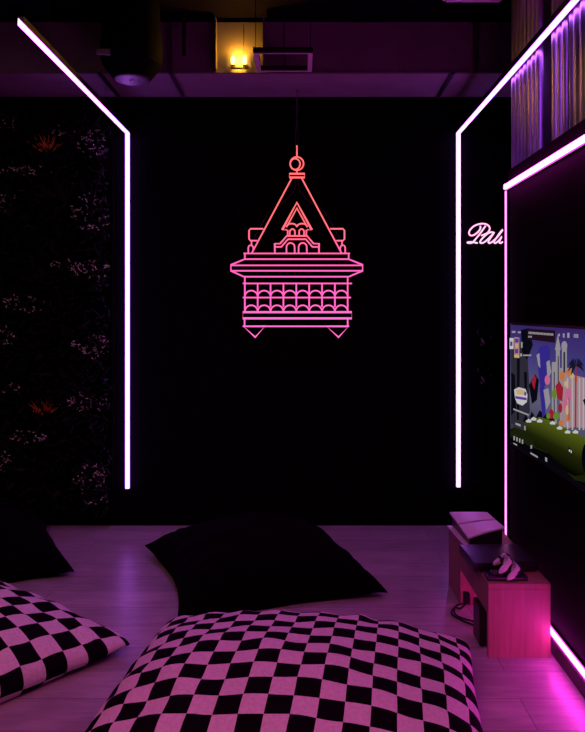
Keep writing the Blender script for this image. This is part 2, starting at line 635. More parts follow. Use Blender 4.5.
script('letter_loop', [(215, 168), (217, 195), (195, 230), (150, 265), (112, 270), (96, 245), (112, 205), (160, 165), (225, 146), (280, 152), (312, 178), (314, 212), (285, 248), (225, 272)])
script('letter_stem', [(272, 168), (225, 235), (170, 305), (132, 345), (100, 352), (78, 346), (120, 340), (188, 352)])
script('letter_a', [(368, 244), (330, 236), (285, 258), (235, 305), (214, 338), (226, 352), (262, 340), (310, 298), (356, 250), (322, 300), (302, 338), (314, 352), (345, 338)])
script('letter_l', [(345, 338), (395, 290), (440, 232), (452, 212), (430, 236), (385, 300), (362, 338), (378, 352), (415, 322), (442, 288), (424, 322), (418, 344), (434, 352), (456, 338)])
for x, y in ((100, 346), (300, 160), (330, 345), (430, 345)):
    p = S(x, y)
    obj('standoff', mkbox(p[0] - 0.003, p[0] + 0.003, 0.0, YB - YN, p[2] - 0.003, p[2] + 0.003), 'housing', t)

# two dried sprigs pinned to the wall under the script sign
for nm, (px, py) in (('upper', (478, 340)), ('lower', (478, 378))):
    kx = FPX / 4.69
    o = thing('dried_sprig', 'tiny dried sprig on the black wall right of the violet strip, %s of two' % nm, 'sprig',
              ((px - CX) / kx, 4.69, CH + (CY - py) / kx), group='dried sprigs on the wall')
    b1 = bmesh.new()
    tube(b1, smooth_path([(0.02, 0.012, 0.09), (0.0, -0.01, 0.05), (0.012, -0.012, 0.0), (0.03, 0.0, -0.04)]), 0.0018, 6)
    tube(b1, smooth_path([(0.012, -0.012, 0.0), (0.04, -0.012, 0.03), (0.075, 0.0, 0.02)]), 0.0014, 6)
    obj('stem', b1, 'stem_brown', o, smooth=True)
    for (x, z, l, a) in ((-0.005, 0.055, 0.03, 1.5), (0.028, -0.008, 0.055, 2.1), (0.018, -0.03, 0.03, 2.3), (0.078, 0.018, 0.018, 1.3), (0.06, 0.06, 0.015, 0.6)):
        dx, dz = math.cos(a), math.sin(a)
        px_, pz_ = -dz, dx
        c = [(x - dx * l / 2, -0.012, z - dz * l / 2), (x + px_ * l * .18, -0.018, z + pz_ * l * .18), (x + dx * l / 2, -0.014, z + dz * l / 2), (x - px_ * l * .18, -0.015, z - pz_ * l * .18)]
        b2 = bmesh.new()
        b2.faces.new([b2.verts.new(q) for q in c])
        bmesh.ops.solidify(b2, geom=b2.faces[:], thickness=0.001)
        obj('leaf', b2, 'blossom', o)

# ------------------------------------------------------------------ television
XT = 1.004           # screen plane
tv_y0, tv_y1, tv_z0, tv_z1 = 2.490, 3.470, 0.772, 1.334


def TP(px, py, d=0.0):          # a point of the picture on the screen, from where it shows
    Y = FPX * XT / (px - CX)
    return (XT - d, Y, CH + (CY - py) * Y / FPX)


t = thing('television', 'wide black television on the partition showing a bright game landscape', 'television', (XP, (tv_y0 + tv_y1) / 2, tv_z0))
ox, oy, oz = t.location


def L3(p):
    return (p[0] - ox, p[1] - oy, p[2] - oz)


def tvbox(x0, x1, y0, y1, z0, z1, bev=0):
    return mkbox(x0 - ox, x1 - ox, y0 - oy, y1 - oy, z0 - oz, z1 - oz, bev=bev)


obj('case', tvbox(XT + 0.003, XP - 0.002, tv_y0 - 0.012, tv_y1 + 0.012, tv_z0 - 0.016, tv_z1 + 0.010, bev=0.004), 'black_plastic', t)
emit_ramp('screen_sky', 'Z', 0.0, tv_z1 - tv_z0, [(0.0, (0.02, 0.02, 0.05)), (0.45, (0.20, 0.19, 0.34)), (0.75, (0.10, 0.08, 0.36)), (1.0, (0.07, 0.035, 0.25))], 0.5)
emit_ramp('pic_hill', 'Z', 0.02, 0.27, [(0.0, (0.0, 0.0, 0.0)), (0.3, (0.012, 0.016, 0.002)), (0.7, (0.085, 0.11, 0.008)), (1.0, (0.045, 0.06, 0.010))], 1.0)
scr = obj('screen', tvbox(XT, XT + 0.003, tv_y0, tv_y1, tv_z0, tv_z1), 'screen_sky', t)
PIC = {
    'pic_cliff': ((0.035, 0.032, 0.05), 1), 'pic_cliff_dark': ((0.004, 0.004, 0.010), 1), 'pic_stone': ((0.42, 0.38, 0.44), 0.9), 'pic_stone_pink': ((0.50, 0.33, 0.38), 0.9), 'pic_fall': ((0.62, 0.50, 0.54), 1),
    'pic_hill_dark': ((0.012, 0.018, 0.004), 1), 'pic_palm': ((0.010, 0.011, 0.03), 1), 'pic_blue': ((0.05, 0.03, 0.36), 0.9),
    'pic_white': ((0.8, 0.78, 0.8), 0.9), 'pic_panel': ((0.020, 0.006, 0.016), 1), 'pic_red': ((0.42, 0.015, 0.04), 1), 'pic_pink': ((0.72, 0.17, 0.35), 1), 'pic_orange': ((0.7, 0.22, 0.06), 1),
    'pic_green': ((0.16, 0.30, 0.03), 1), 'pic_yellow': ((0.75, 0.52, 0.25), 1), 'pic_text': ((0.55, 0.5, 0.52), 0.8), 'pic_skin': ((0.62, 0.36, 0.30), 0.9), 'pic_black': ((0.002, 0.002, 0.004), 1), 'pic_purple': ((0.14, 0.05, 0.4), 1)}
for k, (c, s_) in PIC.items():
    emit(k, c, s_ * 0.7)
LAYER = [0]


def pic(name, polys, mat):
    """flat picture elements drawn on the screen (image px corners)"""
    if len(polys) > 1:
        return [pic(name, [pl], mat) for pl in polys]
    LAYER[0] += 1
    d = 0.00006 * LAYER[0]
    b_ = bmesh.new()
    for pl in polys:
        vs = []
        for q in pl:
            p = TP(*q, d)
            p = (p[0], min(max(p[1], tv_y0 + 0.002), tv_y1 - 0.002), min(max(p[2], tv_z0 + 0.002), tv_z1 - 0.002))
            vs.append(b_.verts.new(L3(p)))
        try:
            b_.faces.new(vs)
        except ValueError:
            pass
    bmesh.ops.triangulate(b_, faces=b_.faces[:])
    return obj(name, b_, mat, scr)


def rect(x0, y0, x1, y1, sk=0.0):
    return [(x0, y0), (x1, y0 + sk), (x1, y1 + sk), (x0, y1)]


def blob(cx, cy, rx, ry, n=14, a=0):
    return [(cx + rx * math.cos(2 * PI * i / n), cy + ry * math.sin(2 * PI * i / n)) for i in range(n)]


pic('picture_cliff', [[(511, 340), (517, 342), (527, 346), (529, 380), (530, 412), (522, 424), (511, 424)]], 'pic_cliff')
pic('picture_cliff_shade', [[(521, 330), (529, 328), (533, 345), (527, 360), (522, 352)], [(511, 372), (515, 375), (516, 410), (511, 416)], [(517, 356), (520, 358), (519, 420), (517, 420)], [(524, 372), (527, 372), (527, 404), (525, 404)],
                            [(529, 385), (535, 374), (539, 380), (537, 400), (532, 404)]], 'pic_cliff_dark')
pic('picture_castle', [rect(556, 344, 560, 396), rect(562, 346, 567, 400), [(555, 350), (558, 334), (561, 350)], blob(564.5, 346, 3, 5), rect(552, 362, 557, 430), rect(558, 368, 573, 392), rect(568, 372, 571, 428), rect(560, 388, 566, 428)], 'pic_stone')
pic('picture_castle_shade', [rect(563.6, 352, 565.4, 398), rect(558, 356, 559, 396), rect(566, 374, 567.4, 426), rect(554, 372, 555, 428)], 'pic_cliff')
pic('picture_waterfall', [[(562, 372), (586, 378), (600, 380), (600, 432), (562, 426)], ], 'pic_stone_pink')
pic('picture_waterfall_streak', [rect(x, 378, x + 1.6, 430) for x in (567, 572, 579, 583, 589)], 'pic_fall')
pic('picture_tree_line', [[(522, 424), (526, 414), (529, 420), (532, 411), (536, 418), (540, 410), (546, 416), (552, 412), (556, 426), (556, 432), (522, 432)]], 'pic_cliff_dark')
hill = [(508, 428), (520, 424), (530, 420), (540, 417), (550, 420), (560, 425), (572, 431), (586, 438), (606, 444), (606, 500), (508, 500)]
pic('picture_hill', [hill], 'pic_hill')
pic('picture_foreground', [[(508, 430), (520, 428), (528, 432), (533, 440), (536, 447), (548, 452), (549, 463), (560, 470), (575, 476), (606, 482), (606, 520), (508, 520)]], 'pic_hill_dark')
pic('picture_foreground_shade', [[(508, 436), (518, 437), (527, 445), (532, 448), (550, 454), (551, 466), (575, 480), (606, 492), (606, 520), (508, 520)], blob(588, 458, 6, 16)], 'pic_black')
pic('picture_stones', [[(x - 3, y), (x, y - 2.2), (x + 3, y - 0.5), (x + 2.5, y + 1.6), (x - 2, y + 1.4)] for x, y in ((529, 421), (540, 421), (553, 423), (560, 428), (568, 432), (576, 432), (534, 419))], 'pic_white')
# flower spires and crystals standing on the far side of the hill
pic('picture_crystal', [[(538, 352), (541, 346), (549, 345), (551, 352), (550, 372), (546, 385), (541, 390), (539, 372)], [(540, 388), (545, 386), (546, 415), (543, 418)]], 'pic_blue')
pic('picture_pale_crystal', [[(537, 355), (540, 353), (541, 368), (539, 366)], [(547, 362), (550, 360), (552, 372), (548, 380)], [(544, 390), (549, 388), (551, 402), (547, 410)]], 'pic_stone')
pic('picture_pink_bloom', [blob(548, 380, 2.8, 5), blob(569, 394, 3, 6), blob(566, 404, 2.5, 6)], 'pic_pink')
pic('picture_red_bloom', [[(556, 386), (560, 381), (564, 388), (563, 402), (558, 398)], blob(552, 414, 2.5, 5), blob(561, 408, 2, 5), [(532, 382), (535, 375), (537, 378), (535, 390)]], 'pic_red')
pic('picture_leaf_bloom', [blob(555, 394, 2.5, 5), blob(557, 416, 3, 4), blob(549, 416, 2, 3)], 'pic_green')
pic('picture_orange_bloom', [blob(570, 372, 3, 4), blob(563, 376, 2.5, 5), blob(562, 423, 2.5, 3), blob(569, 418, 2, 4), blob(577, 379, 1.5, 3)], 'pic_orange')
pic('picture_yellow_bloom', [blob(573, 376, 2, 3), blob(568, 410, 1.5, 5), blob(567, 384, 2, 3)], 'pic_yellow')
pic('picture_palm_trunk', [[(576.3, 366), (577.6, 366), (577.2, 428), (575.8, 428)], [(569.6, 398), (570.4, 398), (570.4, 420), (569.6, 420)]], 'pic_red')
fr = []
for a in (-20, 15, 50, 95, 135, 165, 200, 235):
    ca, sa = math.cos(math.radians(a)), math.sin(math.radians(a))
    fr.append([(577, 366), (577 + ca * 5 - sa * 1.3, 364 - sa * 6 - ca * 1.8), (577 + ca * 9, 366 - sa * 9 + 3), (577 + ca * 5 + sa * 1.3, 364 - sa * 6 + ca * 2.2)])
fr += [[(584, 400), (590, 396), (592, 400), (586, 406)]]
pic('picture_palm_crown', fr, 'pic_palm')
# what the console writes over the picture
pic('notification_panel', [[(528, 328.5), (556.2, 330.5), (556.2, 342.8), (528, 339.2)]], 'pic_panel')
tx = []
for i in range(18):
    x = 529.5 + i * 1.42
    tx.append(rect(x, 331.6 + (x - 529) * 0.075, x + 1.0, 333.8 + (x - 529) * 0.075))
tx += [rect(529.5 + i * 1.3, 335.8, 530.4 + i * 1.3, 337.6) for i in range(3)]
pic('notification_text', tx, 'pic_text')
pic('menu_text', [rect(513, 331.0, 516.6, 332.9), rect(519, 331.5, 522, 333.2), rect(521.2, 353.5, 523.3, 356.4), rect(524.4, 354.6, 532.6, 356.0), rect(522.2, 342, 523.8, 347.8), rect(514.5, 408.2, 530, 409.8, 6)], 'pic_text')
pic('game_tile', [rect(510.8, 338, 514.8, 349), ], 'pic_white')
pic('game_tile_selected', [rect(515.6, 337, 520.6, 357.5, 0.6)], 'pic_skin')
pic('game_tile_art', [rect(516.2, 338.6, 520.0, 342.6), rect(516.2, 349, 519.6, 353.4), rect(511.4, 341.5, 513.8, 346)], 'pic_purple')
pic('game_tile_edge', [rect(515.6, 354.6, 520.6, 357.4, 0.6), rect(517, 344, 519, 347.5)], 'pic_yellow')
pic('status_icon', [blob(560.7, 335, 0.9, 1.5), rect(564.6, 333.4, 566.2, 337.6), rect(569, 332.8, 571.2, 337.8)], 'pic_text')
pic('clock', [rect(575.6, 334.0, 576.5, 337.8), rect(577.2, 334.0, 578.4, 337.8), rect(578.9, 334.2, 580.0, 337.9)], 'pic_text')
pic('title_badge', [[(515.6, 389.5), (520, 387.2), (527, 389), (529, 395), (528.4, 402), (524, 405.6), (518.6, 403.4), (516.4, 398)]], 'pic_white')
pic('title_badge_art', [[(517, 390.6), (521, 389), (526.6, 391), (527, 395), (519, 394.6)]], 'pic_yellow')
pic('title_badge_band', [[(516.6, 396), (528.2, 397.8), (528.2, 400.4), (517, 398.6)], [(526, 391.6), (528, 392.4), (527.6, 396), (525.6, 395)]], 'pic_purple')
pic('button_panel', [[(514, 419), (526, 422), (527, 431), (515, 427)]], 'pic_cliff')
pic('button_text', [[(517, 422.6), (522.2, 424.4), (522.2, 426.6), (517, 424.6)], [(525.8, 425.6), (527.2, 426.2), (527.2, 430.6), (525.8, 429.6)]], 'pic_text')
tx = [rect(515 + i * 2.8, 436.0 + i * 1.2, 516.4 + i * 2.8, 440.2 + i * 1.2) for i in range(4)]
tx += [[(515, 442.6), (518.6, 444.2), (518.6, 446), (515, 444.2)], [(532, 452), (539.6, 456.4), (539.6, 458.2), (532, 453.8)], rect(532.2, 445.2, 533.8, 448.6), [(547, 457), (549, 458), (549, 462), (547, 461)]]
pic('bottom_menu_text', tx, 'pic_text')
pic('bottom_badge', [[(570.4, 447), (574.6, 450), (574.6, 455), (570.4, 451.6)]], 'pic_black')
pic('bottom_badge_mark', [rect(571.0, 449.4, 572.2, 451.8), rect(572.8, 450.4, 573.9, 453)], 'pic_white')

# ------------------------------------------------------------------ bench and what stands on it
BX0, BX1, BY0, BY1, BH = 0.752, 1.003, 2.905, 3.69, 0.300
t = thing('bench', 'low pale wood bench against the black partition', 'bench', ((BX0 + BX1) / 2, (BY0 + BY1) / 2, 0))
bx, by = t.location.x, t.location.y
hx, hy = (BX1 - BX0) / 2, (BY1 - BY0) / 2
th = 0.024
obj('top', mkbox(-hx, hx, -hy, hy, BH - th, BH, bev=0.002), 'pale_wood', t)
obj('end_panel', mkbox(-hx, hx, -hy, -hy + th, 0, BH - th - 0.0005, bev=0.0015), 'pale_wood', t)
obj('end_panel', mkbox(-hx, hx, hy - 0.27, hy - 0.0, 0, BH - th - 0.0005, bev=0.0015), 'pale_wood', t)
obj('apron', mkbox(-hx + 0.002, -hx + 0.022, -hy + th + 0.0005, hy - 0.2705, BH - th - 0.105, BH - th - 0.0005), 'pale_wood', t)
obj('apron', mkbox(hx - 0.022, hx - 0.002, -hy + th + 0.0005, hy - 0.2705, BH - th - 0.105, BH - th - 0.0005), 'pale_wood', t)

# white panelled game console lying flat
CZ = BH
t = thing('game_console', 'game console with pale two-piece shell lying at the far end of bench', 'game console', (0.845, 3.47, CZ))


def plate(quad, thk, bulge=0.0, n=8):
    """a curved shell panel over four corners (each x, y, z)"""
    b_ = bmesh.new()
    q = [Vector(p) for p in quad]
    top, bot = [], []
    for i in range(n + 1):
        rt, rb = [], []
        for j in range(n + 1):
            u, v = i / n, j / n
            p = q[0] * (1 - u) * (1 - v) + q[1] * u * (1 - v) + q[2] * u * v + q[3] * (1 - u) * v
            p = p + Vector((0, 0, bulge * (4 * u * (1 - u)) * (0.4 + 0.6 * v)))
            rt.append(b_.verts.new(p))
            rb.append(b_.verts.new(p - Vector((0, 0, thk))))
        top.append(rt)
        bot.append(rb)
    for i in range(n):
        for j in range(n):
            b_.faces.new((top[i][j], top[i + 1][j], top[i + 1][j + 1], top[i][j + 1]))
            b_.faces.new((bot[i][j], bot[i][j + 1], bot[i + 1][j + 1], bot[i + 1][j]))
    for i in range(n):
        b_.faces.new((top[i][0], bot[i][0], bot[i + 1][0], top[i + 1][0]))
        b_.faces.new((top[i][n], top[i + 1][n], bot[i + 1][n], bot[i][n]))
        b_.faces.new((top[0][i], top[0][i + 1], bot[0][i + 1], bot[0][i]))
        b_.faces.new((top[n][i], bot[n][i], bot[n][i + 1], top[n][i + 1]))
    return b_


def onz(px, py, z):             # point of the image at height z, relative to the console's base
    Y = FPX * (CH - z) / (py - CY)
    return Vector(((px - CX) * Y / FPX, Y, z)) - Vector((0.845, 3.47, CZ))


c_bl, c_br = onz(449.6, 512.0, 0.383), onz(487, 512.0, 0.392)
c_fl, c_fr = onz(468.5, 537.6, 0.357), onz(504.5, 527.2, 0.405)
lerp = lambda a, b, k: a + (b - a) * k
m_l, m_r = lerp(c_bl, c_fl, 0.47), lerp(c_br, c_fr, 0.47)
m_l2, m_r2 = lerp(c_bl, c_fl, 0.52), lerp(c_br, c_fr, 0.52)
obj('shell_panel', plate((c_bl, c_br, m_r, m_l), 0.008, 0.004), 'white_plastic', t, smooth=False)
obj('shell_panel', plate((m_l2, m_r2, c_fr, c_fl), 0.008, 0.004), 'white_plastic', t, smooth=False)
dz = Vector((0, 0, -0.009))
ins = Vector((0.010, 0, 0))
bm = bmesh.new()
top = [c_bl + dz + ins, c_br + dz - ins, c_fr + dz - ins * 0.6 + Vector((0, 0.012, 0)), c_fl + dz + ins * 0.6 + Vector((0, 0.012, 0))]
botm = [Vector((p.x * 0.97, p.y, 0.012)) for p in top]
vt = [bm.verts.new(p) for p in top]
vb = [bm.verts.new(p) for p in botm]
bm.faces.new(vt)
bm.faces.new(vb[::-1])
for i in range(4):
    bm.faces.new((vt[i], vb[i], vb[(i + 1) % 4], vt[(i + 1) % 4]))
obj('body', bm, 'black_gloss', t)
low = [Vector((p.x - 0.013, p.y, 0.016)) for p in (c_bl, c_br, c_fr, c_fl)]
obj('lower_shell_panel', plate(low, 0.008, 0.0), 'white_plastic', t)
for p in low:
    q = Vector((p.x * 0.85, p.y * 0.85, 0))
    obj('foot', mkbox(q.x - 0.008, q.x + 0.008, q.y - 0.008, q.y + 0.008, 0.0, 0.0085), 'black_plastic', t)

# flat black box
t = thing('media_box', 'flat glossy black media box on the bench between console and controllers', 'media box', (0.855, 3.145, BH), (0, 0, math.radians(3)))
obj('case', mkbox(-0.140, 0.130, -0.120, 0.120, 0.006, 0.044, bev=0.006), 'black_gloss', t)
for sx in (-0.11, 0.1):
    for sy in (-0.09, 0.09):
        obj('foot', lathe(bmesh.new(), [(0.010, 0.0), (0.010, 0.006)], 12, sx, sy), 'black_plastic', t)
bm = mkbox(-0.142, 0.132, -0.1212, -0.1195, 0.022, 0.025)
obj('seam', bm, 'black_plastic', t)

# charging dock
t = thing('charging_dock', 'small black charging dock at the near end of the bench', 'charging dock', (0.838, 2.965, BH))
bm = mkbox(-0.083, 0.083, -0.034, 0.034, 0.0, 0.018, bev=0.006)
obj('base', bm, 'black_gloss', t)
obj('cradle', mkbox(-0.06, 0.06, -0.018, 0.018, 0.018, 0.030, bev=0.004), 'black_plastic', t)


def ellipsoid(b_, c, r, rot=None, u=20, v=12):
    ret = bmesh.ops.create_uvsphere(b_, u_segments=u, v_segments=v, radius=1.0)
    M = Matrix.Translation(c) @ (rot.to_4x4() if rot else Matrix.Identity(4)) @ Matrix.Diagonal((*r, 1))
    bmesh.ops.transform(b_, matrix=M, verts=ret['verts'])


def fused(name, b_, mat, parent, voxel):
    """fuse overlapping shapes into one smooth shell"""
    o = obj(name, b_, mat, parent, smooth=True)
    r = o.modifiers.new('fuse', 'REMESH')
    r.mode = 'VOXEL'
    r.voxel_size = voxel
    r.use_smooth_shade = True
    s_ = o.modifiers.new('soft', 'SMOOTH')
    s_.factor = 0.5
    s_.iterations = 4
    dg = bpy.context.evaluated_depsgraph_get()
    me = bpy.data.meshes.new_from_object(o.evaluated_get(dg))
    o.modifiers.clear()
    o.data = me
    for p in me.polygons:
        p.use_smooth = True
    return o


def controller(label, loc, rot):
    t_ = thing('game_controller', label, 'game controller', loc, rot, 'controllers on the charging dock')
    t_.scale = (0.68, 0.68, 0.68)
    b_ = bmesh.new()
    ellipsoid(b_, (0, 0.005, 0), (0.058, 0.030, 0.018))
    for k in (-1, 1):
        ellipsoid(b_, (k * 0.046, 0.010, 0.0), (0.029, 0.027, 0.019))
        ellipsoid(b_, (k * 0.060, -0.030, -0.008), (0.017, 0.046, 0.019), Matrix.Rotation(k * 0.22, 3, 'Z'))
    fused('shell', b_, 'white_plastic', t_, 0.004)
    b_ = bmesh.new()
    ellipsoid(b_, (0, -0.004, 0.004), (0.034, 0.024, 0.017))
    obj('centre_panel', b_, 'black_plastic', t_, smooth=True)
    obj('touchpad', mkbox(-0.026, 0.026, 0.006, 0.028, 0.012, 0.0205, bev=0.003), 'grey_plastic', t_)
    for k in (-1, 1):
        b_ = lathe(bmesh.new(), [(0.006, 0.012), (0.006, 0.024), (0.010, 0.026), (0.010, 0.029), (0.007, 0.030)], 16, k * 0.024, -0.010)
        obj('thumbstick', b_, 'black_plastic', t_, smooth=False)
    for (x, y) in ((0.048, 0.020), (0.048, 0.002), (0.039, 0.011), (0.057, 0.011)):
        obj('button', lathe(bmesh.new(), [(0.004, 0.014), (0.004, 0.0215), (0.003, 0.022)], 12, x, y), 'grey_plastic', t_)
    obj('direction_pad', mkbox(-0.058, -0.038, 0.007, 0.013, 0.014, 0.021, bev=0.001), 'grey_plastic', t_)
    for k in (-1, 1):
        obj('trigger', mkbox(k * 0.044 - 0.014, k * 0.044 + 0.014, 0.026, 0.042, -0.012, 0.008, bev=0.004), 'black_plastic', t_)
    return t_


th_ = math.radians(38)
c_, s_ = math.cos(th_), math.sin(th_)
# width along the bench, grips towards the room and down, face up
eul = tuple(Matrix(((0, c_, -s_), (-1, 0, 0), (0, s_, c_))).to_euler())
controller('pale controller on the right of the pair on the black dock', (0.868, 2.968, BH + 0.043), eul)
controller('pale controller on the left of the pair on the black dock', (0.838, 2.978, BH + 0.068), eul)

# adapter and cable under the bench
t = thing('power_adapter', 'black power box standing on the floor under the bench', 'power box', (0.779, 3.055, 0.0))
obj('case', mkbox(-0.040, 0.04, -0.055, 0.055, 0.004, 0.165, bev=0.006), 'black_plastic', t)
for sx in (-0.028, 0.030):
    for sy in (-0.04, 0.04):
        obj('foot', mkbox(sx - 0.008, sx + 0.008, sy - 0.008, sy + 0.008, 0, 0.0042), 'black_plastic', t)
t = thing('power_cable', 'black cable looped on the floor beside the bench', 'cable', (0.74, 3.30, 0.0))
bm = bmesh.new()
tube(bm, smooth_path([(0.055, -0.24, 0.012), (0.03, -0.12, 0.006), (-0.02, -0.05, 0.0048), (-0.05, 0.02, 0.0048), (-0.02, 0.09, 0.0048), (0.0, 0.06, 0.012), (0.03, 0.03, 0.06)]), 0.0045, 8)
tube(bm, smooth_path([(0.02, 0.03, 0.05), (-0.02, 0.05, 0.03), (-0.035, 0.035, 0.006), (-0.02, -0.02, 0.0048), (0.03, -0.06, 0.0048), (0.07, -0.1, 0.0048)]), 0.004, 8)
obj('cord', bm, 'cable_black', t, smooth=True)
obj('plug', mkbox(0.006, 0.034, 0.010, 0.046, 0.05, 0.098, bev=0.004), 'black_plastic', t)

# ------------------------------------------------------------------ floor cushions


def cushion(name, label, cat, loc, rz, sx, sy, H, mat, checks=0.1, seed=0, pinch=0.10, group=None, sag=0.06, tips=(0, 0, 0, 0), p=0.48, soft=0.0):
    """a stuffed square cushion lying on the floor; tips lift the four corners (-,-) (+,-) (+,+) (-,+)"""
    n = 84
    b_ = bmesh.new()
    uvl = b_.loops.layers.uv.new('UVMap')
    off = Vector((seed * 3.1, seed * 1.7, 0))

    def surf(s_, t_, side):
        x = s_ * sx / 2 * (1 - pinch * (1 - t_ * t_) * s_ * s_)
        y = t_ * sy / 2 * (1 - pinch * (1 - s_ * s_) * t_ * t_)
        k_ = 1 - soft * (s_ * t_) ** 8
        x, y = x * k_, y * k_
        f = max(0.0, (1 - s_ ** 2) * (1 - t_ ** 2))
        edge = 1 - f
        tip = 0.0
        for k, (a, b2) in enumerate(((-1, -1), (1, -1), (1, 1), (-1, 1))):
            tip += tips[k] * max(0, (1 + a * s_) / 2) ** 5 * max(0, (1 + b2 * t_) / 2) ** 5
        seam = sag * (1 - 0.45 * (s_ * t_) ** 2) + tip
        nz = noise.noise(Vector((x * 3.2, y * 3.2, side)) + off)
        # puckers that radiate from the seam
        per = (s_ if abs(t_) > abs(s_) else t_)
        pk = math.sin(per * 26 + 5 * noise.noise(Vector((per * 3, side, seed)))) * 0.008 * min(1, f * 6) * max(0, 1 - f * 1.6)
        seam += 0.010 * noise.noise(Vector((s_ * 4, t_ * 4, seed + 9)))
        if side > 0:
            z = seam + (H - sag) * f ** p + nz * 0.022 * f + pk
            z += 0.010 * noise.noise(Vector((x * 8, y * 8, 3)) + off) * min(1, 4 * f)
        else:
            z = seam - (sag + 0.03) * min(1, f * 3.5) ** 0.6
        return Vector((x, y, max(z, 0.002 if side < 0 else 0.006)))

    def spread(i):
        a = -1 + 2 * i / n
        return math.copysign(1 - (1 - abs(a)) ** 1.35, a)

    top = [[b_.verts.new(surf(spread(i), spread(j), 1)) for j in range(n + 1)] for i in range(n + 1)]
    bot = [[None] * (n + 1) for _ in range(n + 1)]
    for i in range(n + 1):
        for j in range(n + 1):
            bot[i][j] = top[i][j] if i in (0, n) or j in (0, n) else b_.verts.new(surf(spread(i), spread(j), -1))

    def arcs(G):
        # the cloth is measured along the surface from its middle lines, so the checks keep their size
        h = n // 2
        U_ = [[0.0] * (n + 1) for _ in range(n + 1)]
        V_ = [[0.0] * (n + 1) for _ in range(n + 1)]
        for k in range(n + 1):
            for i in range(h, n):
                U_[i + 1][k] = U_[i][k] + (G[i + 1][k].co - G[i][k].co).length
                V_[k][i + 1] = V_[k][i] + (G[k][i + 1].co - G[k][i].co).length
            for i in range(h, 0, -1):
                U_[i - 1][k] = U_[i][k] - (G[i - 1][k].co - G[i][k].co).length
                V_[k][i - 1] = V_[k][i] - (G[k][i - 1].co - G[k][i].co).length
        return U_, V_

    for side, G in ((1, top), (-1, bot)):
        U_, V_ = arcs(G)
        for i in range(n):
            for j in range(n):
                q = [(i, j), (i + 1, j), (i + 1, j + 1), (i, j + 1)]
                if side < 0:
                    q = q[::-1]
                try:
                    f = b_.faces.new([G[a][c] for a, c in q])
                except ValueError:
                    continue
                for lp, (a, c) in zip(f.loops, q):
                    lp[uvl].uv = (U_[a][c] / checks + 40.5, V_[a][c] / checks + 40.5)
    o = obj(name, b_, mat, smooth=True, loc=loc)
    o.rotation_euler.z = math.radians(rz)
    return tag(o, label, cat, group)


cushion('floor_cushion', 'large black and white checkered floor cushion in the middle foreground', 'cushion', (-0.025, 2.385, 0), -8, 1.25, 1.10, 0.285, 'checker_plush', 0.076, 1, soft=0.03, p=0.42, tips=(0, 0.02, 0.03, 0.045),
        pinch=0.045, group='checkered floor cushions', sag=0.105)
cushion('floor_cushion', 'black and white checkered floor cushion cut off by the left edge', 'cushion', (-1.66, 2.80, 0), 54, 1.44, 1.44, 0.25, 'checker_plush', 0.088, 2, soft=0.05,
        pinch=0.10, group='checkered floor cushions', sag=0.06)
cushion('floor_cushion', 'plain black floor cushion behind the middle checkered one', 'cushion', (-0.24, 3.80, 0), 20, 1.03, 1.03, 0.29, 'black_cloth', 0.1, 3,
        pinch=0.14, group='plain black floor cushions', sag=0.06, tips=(0, 0, 0, 0.03))
cushion('floor_cushion', 'plain black floor cushion at the far left by the planted wall', 'cushion', (-1.89, 3.98, 0), 27, 1.06, 1.0, 0.29, 'black_cloth', 0.1, 4,
        pinch=0.12, group='plain black floor cushions', sag=0.06)

# ------------------------------------------------------------------ hung from the ceiling
# round black pendant
px_, py_ = -0.926, 3.92
t = thing('pendant_speaker', 'big round black pendant with a flat disc under it, left of warm lamp', 'pendant', (px_, py_, 2.655))
obj('body', lathe(bmesh.new(), [(0.092, 0.008), (0.100, 0.006), (0.158, 0.082), (0.166, 0.12), (0.166, 0.19), (0.155, 0.30), (0.145, ZC - 2.655)], 40), 'dome_black', t, smooth=False)
obj('grille', lathe(bmesh.new(), [(0.088, 0.0), (0.095, 0.003), (0.095, 0.010)], 40), 'dome_disc', t)
obj('disc_glint', lathe(bmesh.new(), [(0.006, -0.006), (0.011, -0.003), (0.012, 0.0)], 16), 'white_plastic', t)  # pale knob modelled in place of the small highlight on the disc
obj('bracket', mkbox(-0.150, -0.075, -0.165, -0.14, 0.085, 0.115, bev=0.004), 'galvanised', t)  # added metal block standing in for a greyish glint on the body

# square pendant frame
Z0 = 2.765
ya, yb_ = 3.79, 4.10
x0, x1 = -0.258, 0.058
t = thing('frame_lamp', 'unlit square open frame pendant hanging beside the warm lamp', 'lamp', ((x0 + x1) / 2, (ya + yb_) / 2, Z0))
hx_, hy_ = (x1 - x0) / 2, (yb_ - ya) / 2
wd, ht = 0.026, 0.024
bm = mkbox(-hx_, hx_, -hy_, -hy_ + wd, 0, ht)
box(bm, -hx_, hx_, hy_ - wd, hy_, 0, ht)
box(bm, -hx_, -hx_ + wd, -hy_ + wd, hy_ - wd, 0, ht)
box(bm, hx_ - wd, hx_, -hy_ + wd, hy_ - wd, 0, ht)
obj('frame', bm, 'housing', t)
bm = mkbox(-hx_ + 0.004, hx_ - 0.004, -hy_ + wd - 0.007, -hy_ + wd - 0.001, -0.004, 0.0)
box(bm, -hx_ + 0.004, hx_ - 0.004, hy_ - 0.010, hy_ - 0.001, -0.004, 0.0)
box(bm, -hx_ + 0.002, -hx_ + wd, -hy_ + wd - 0.001, hy_ - 0.010, -0.004, 0.0)
box(bm, hx_ - wd, hx_ - 0.002, -hy_ + wd - 0.001, hy_ - 0.010, -0.004, 0.0)
obj('diffuser', bm, 'pendant_paint', t)
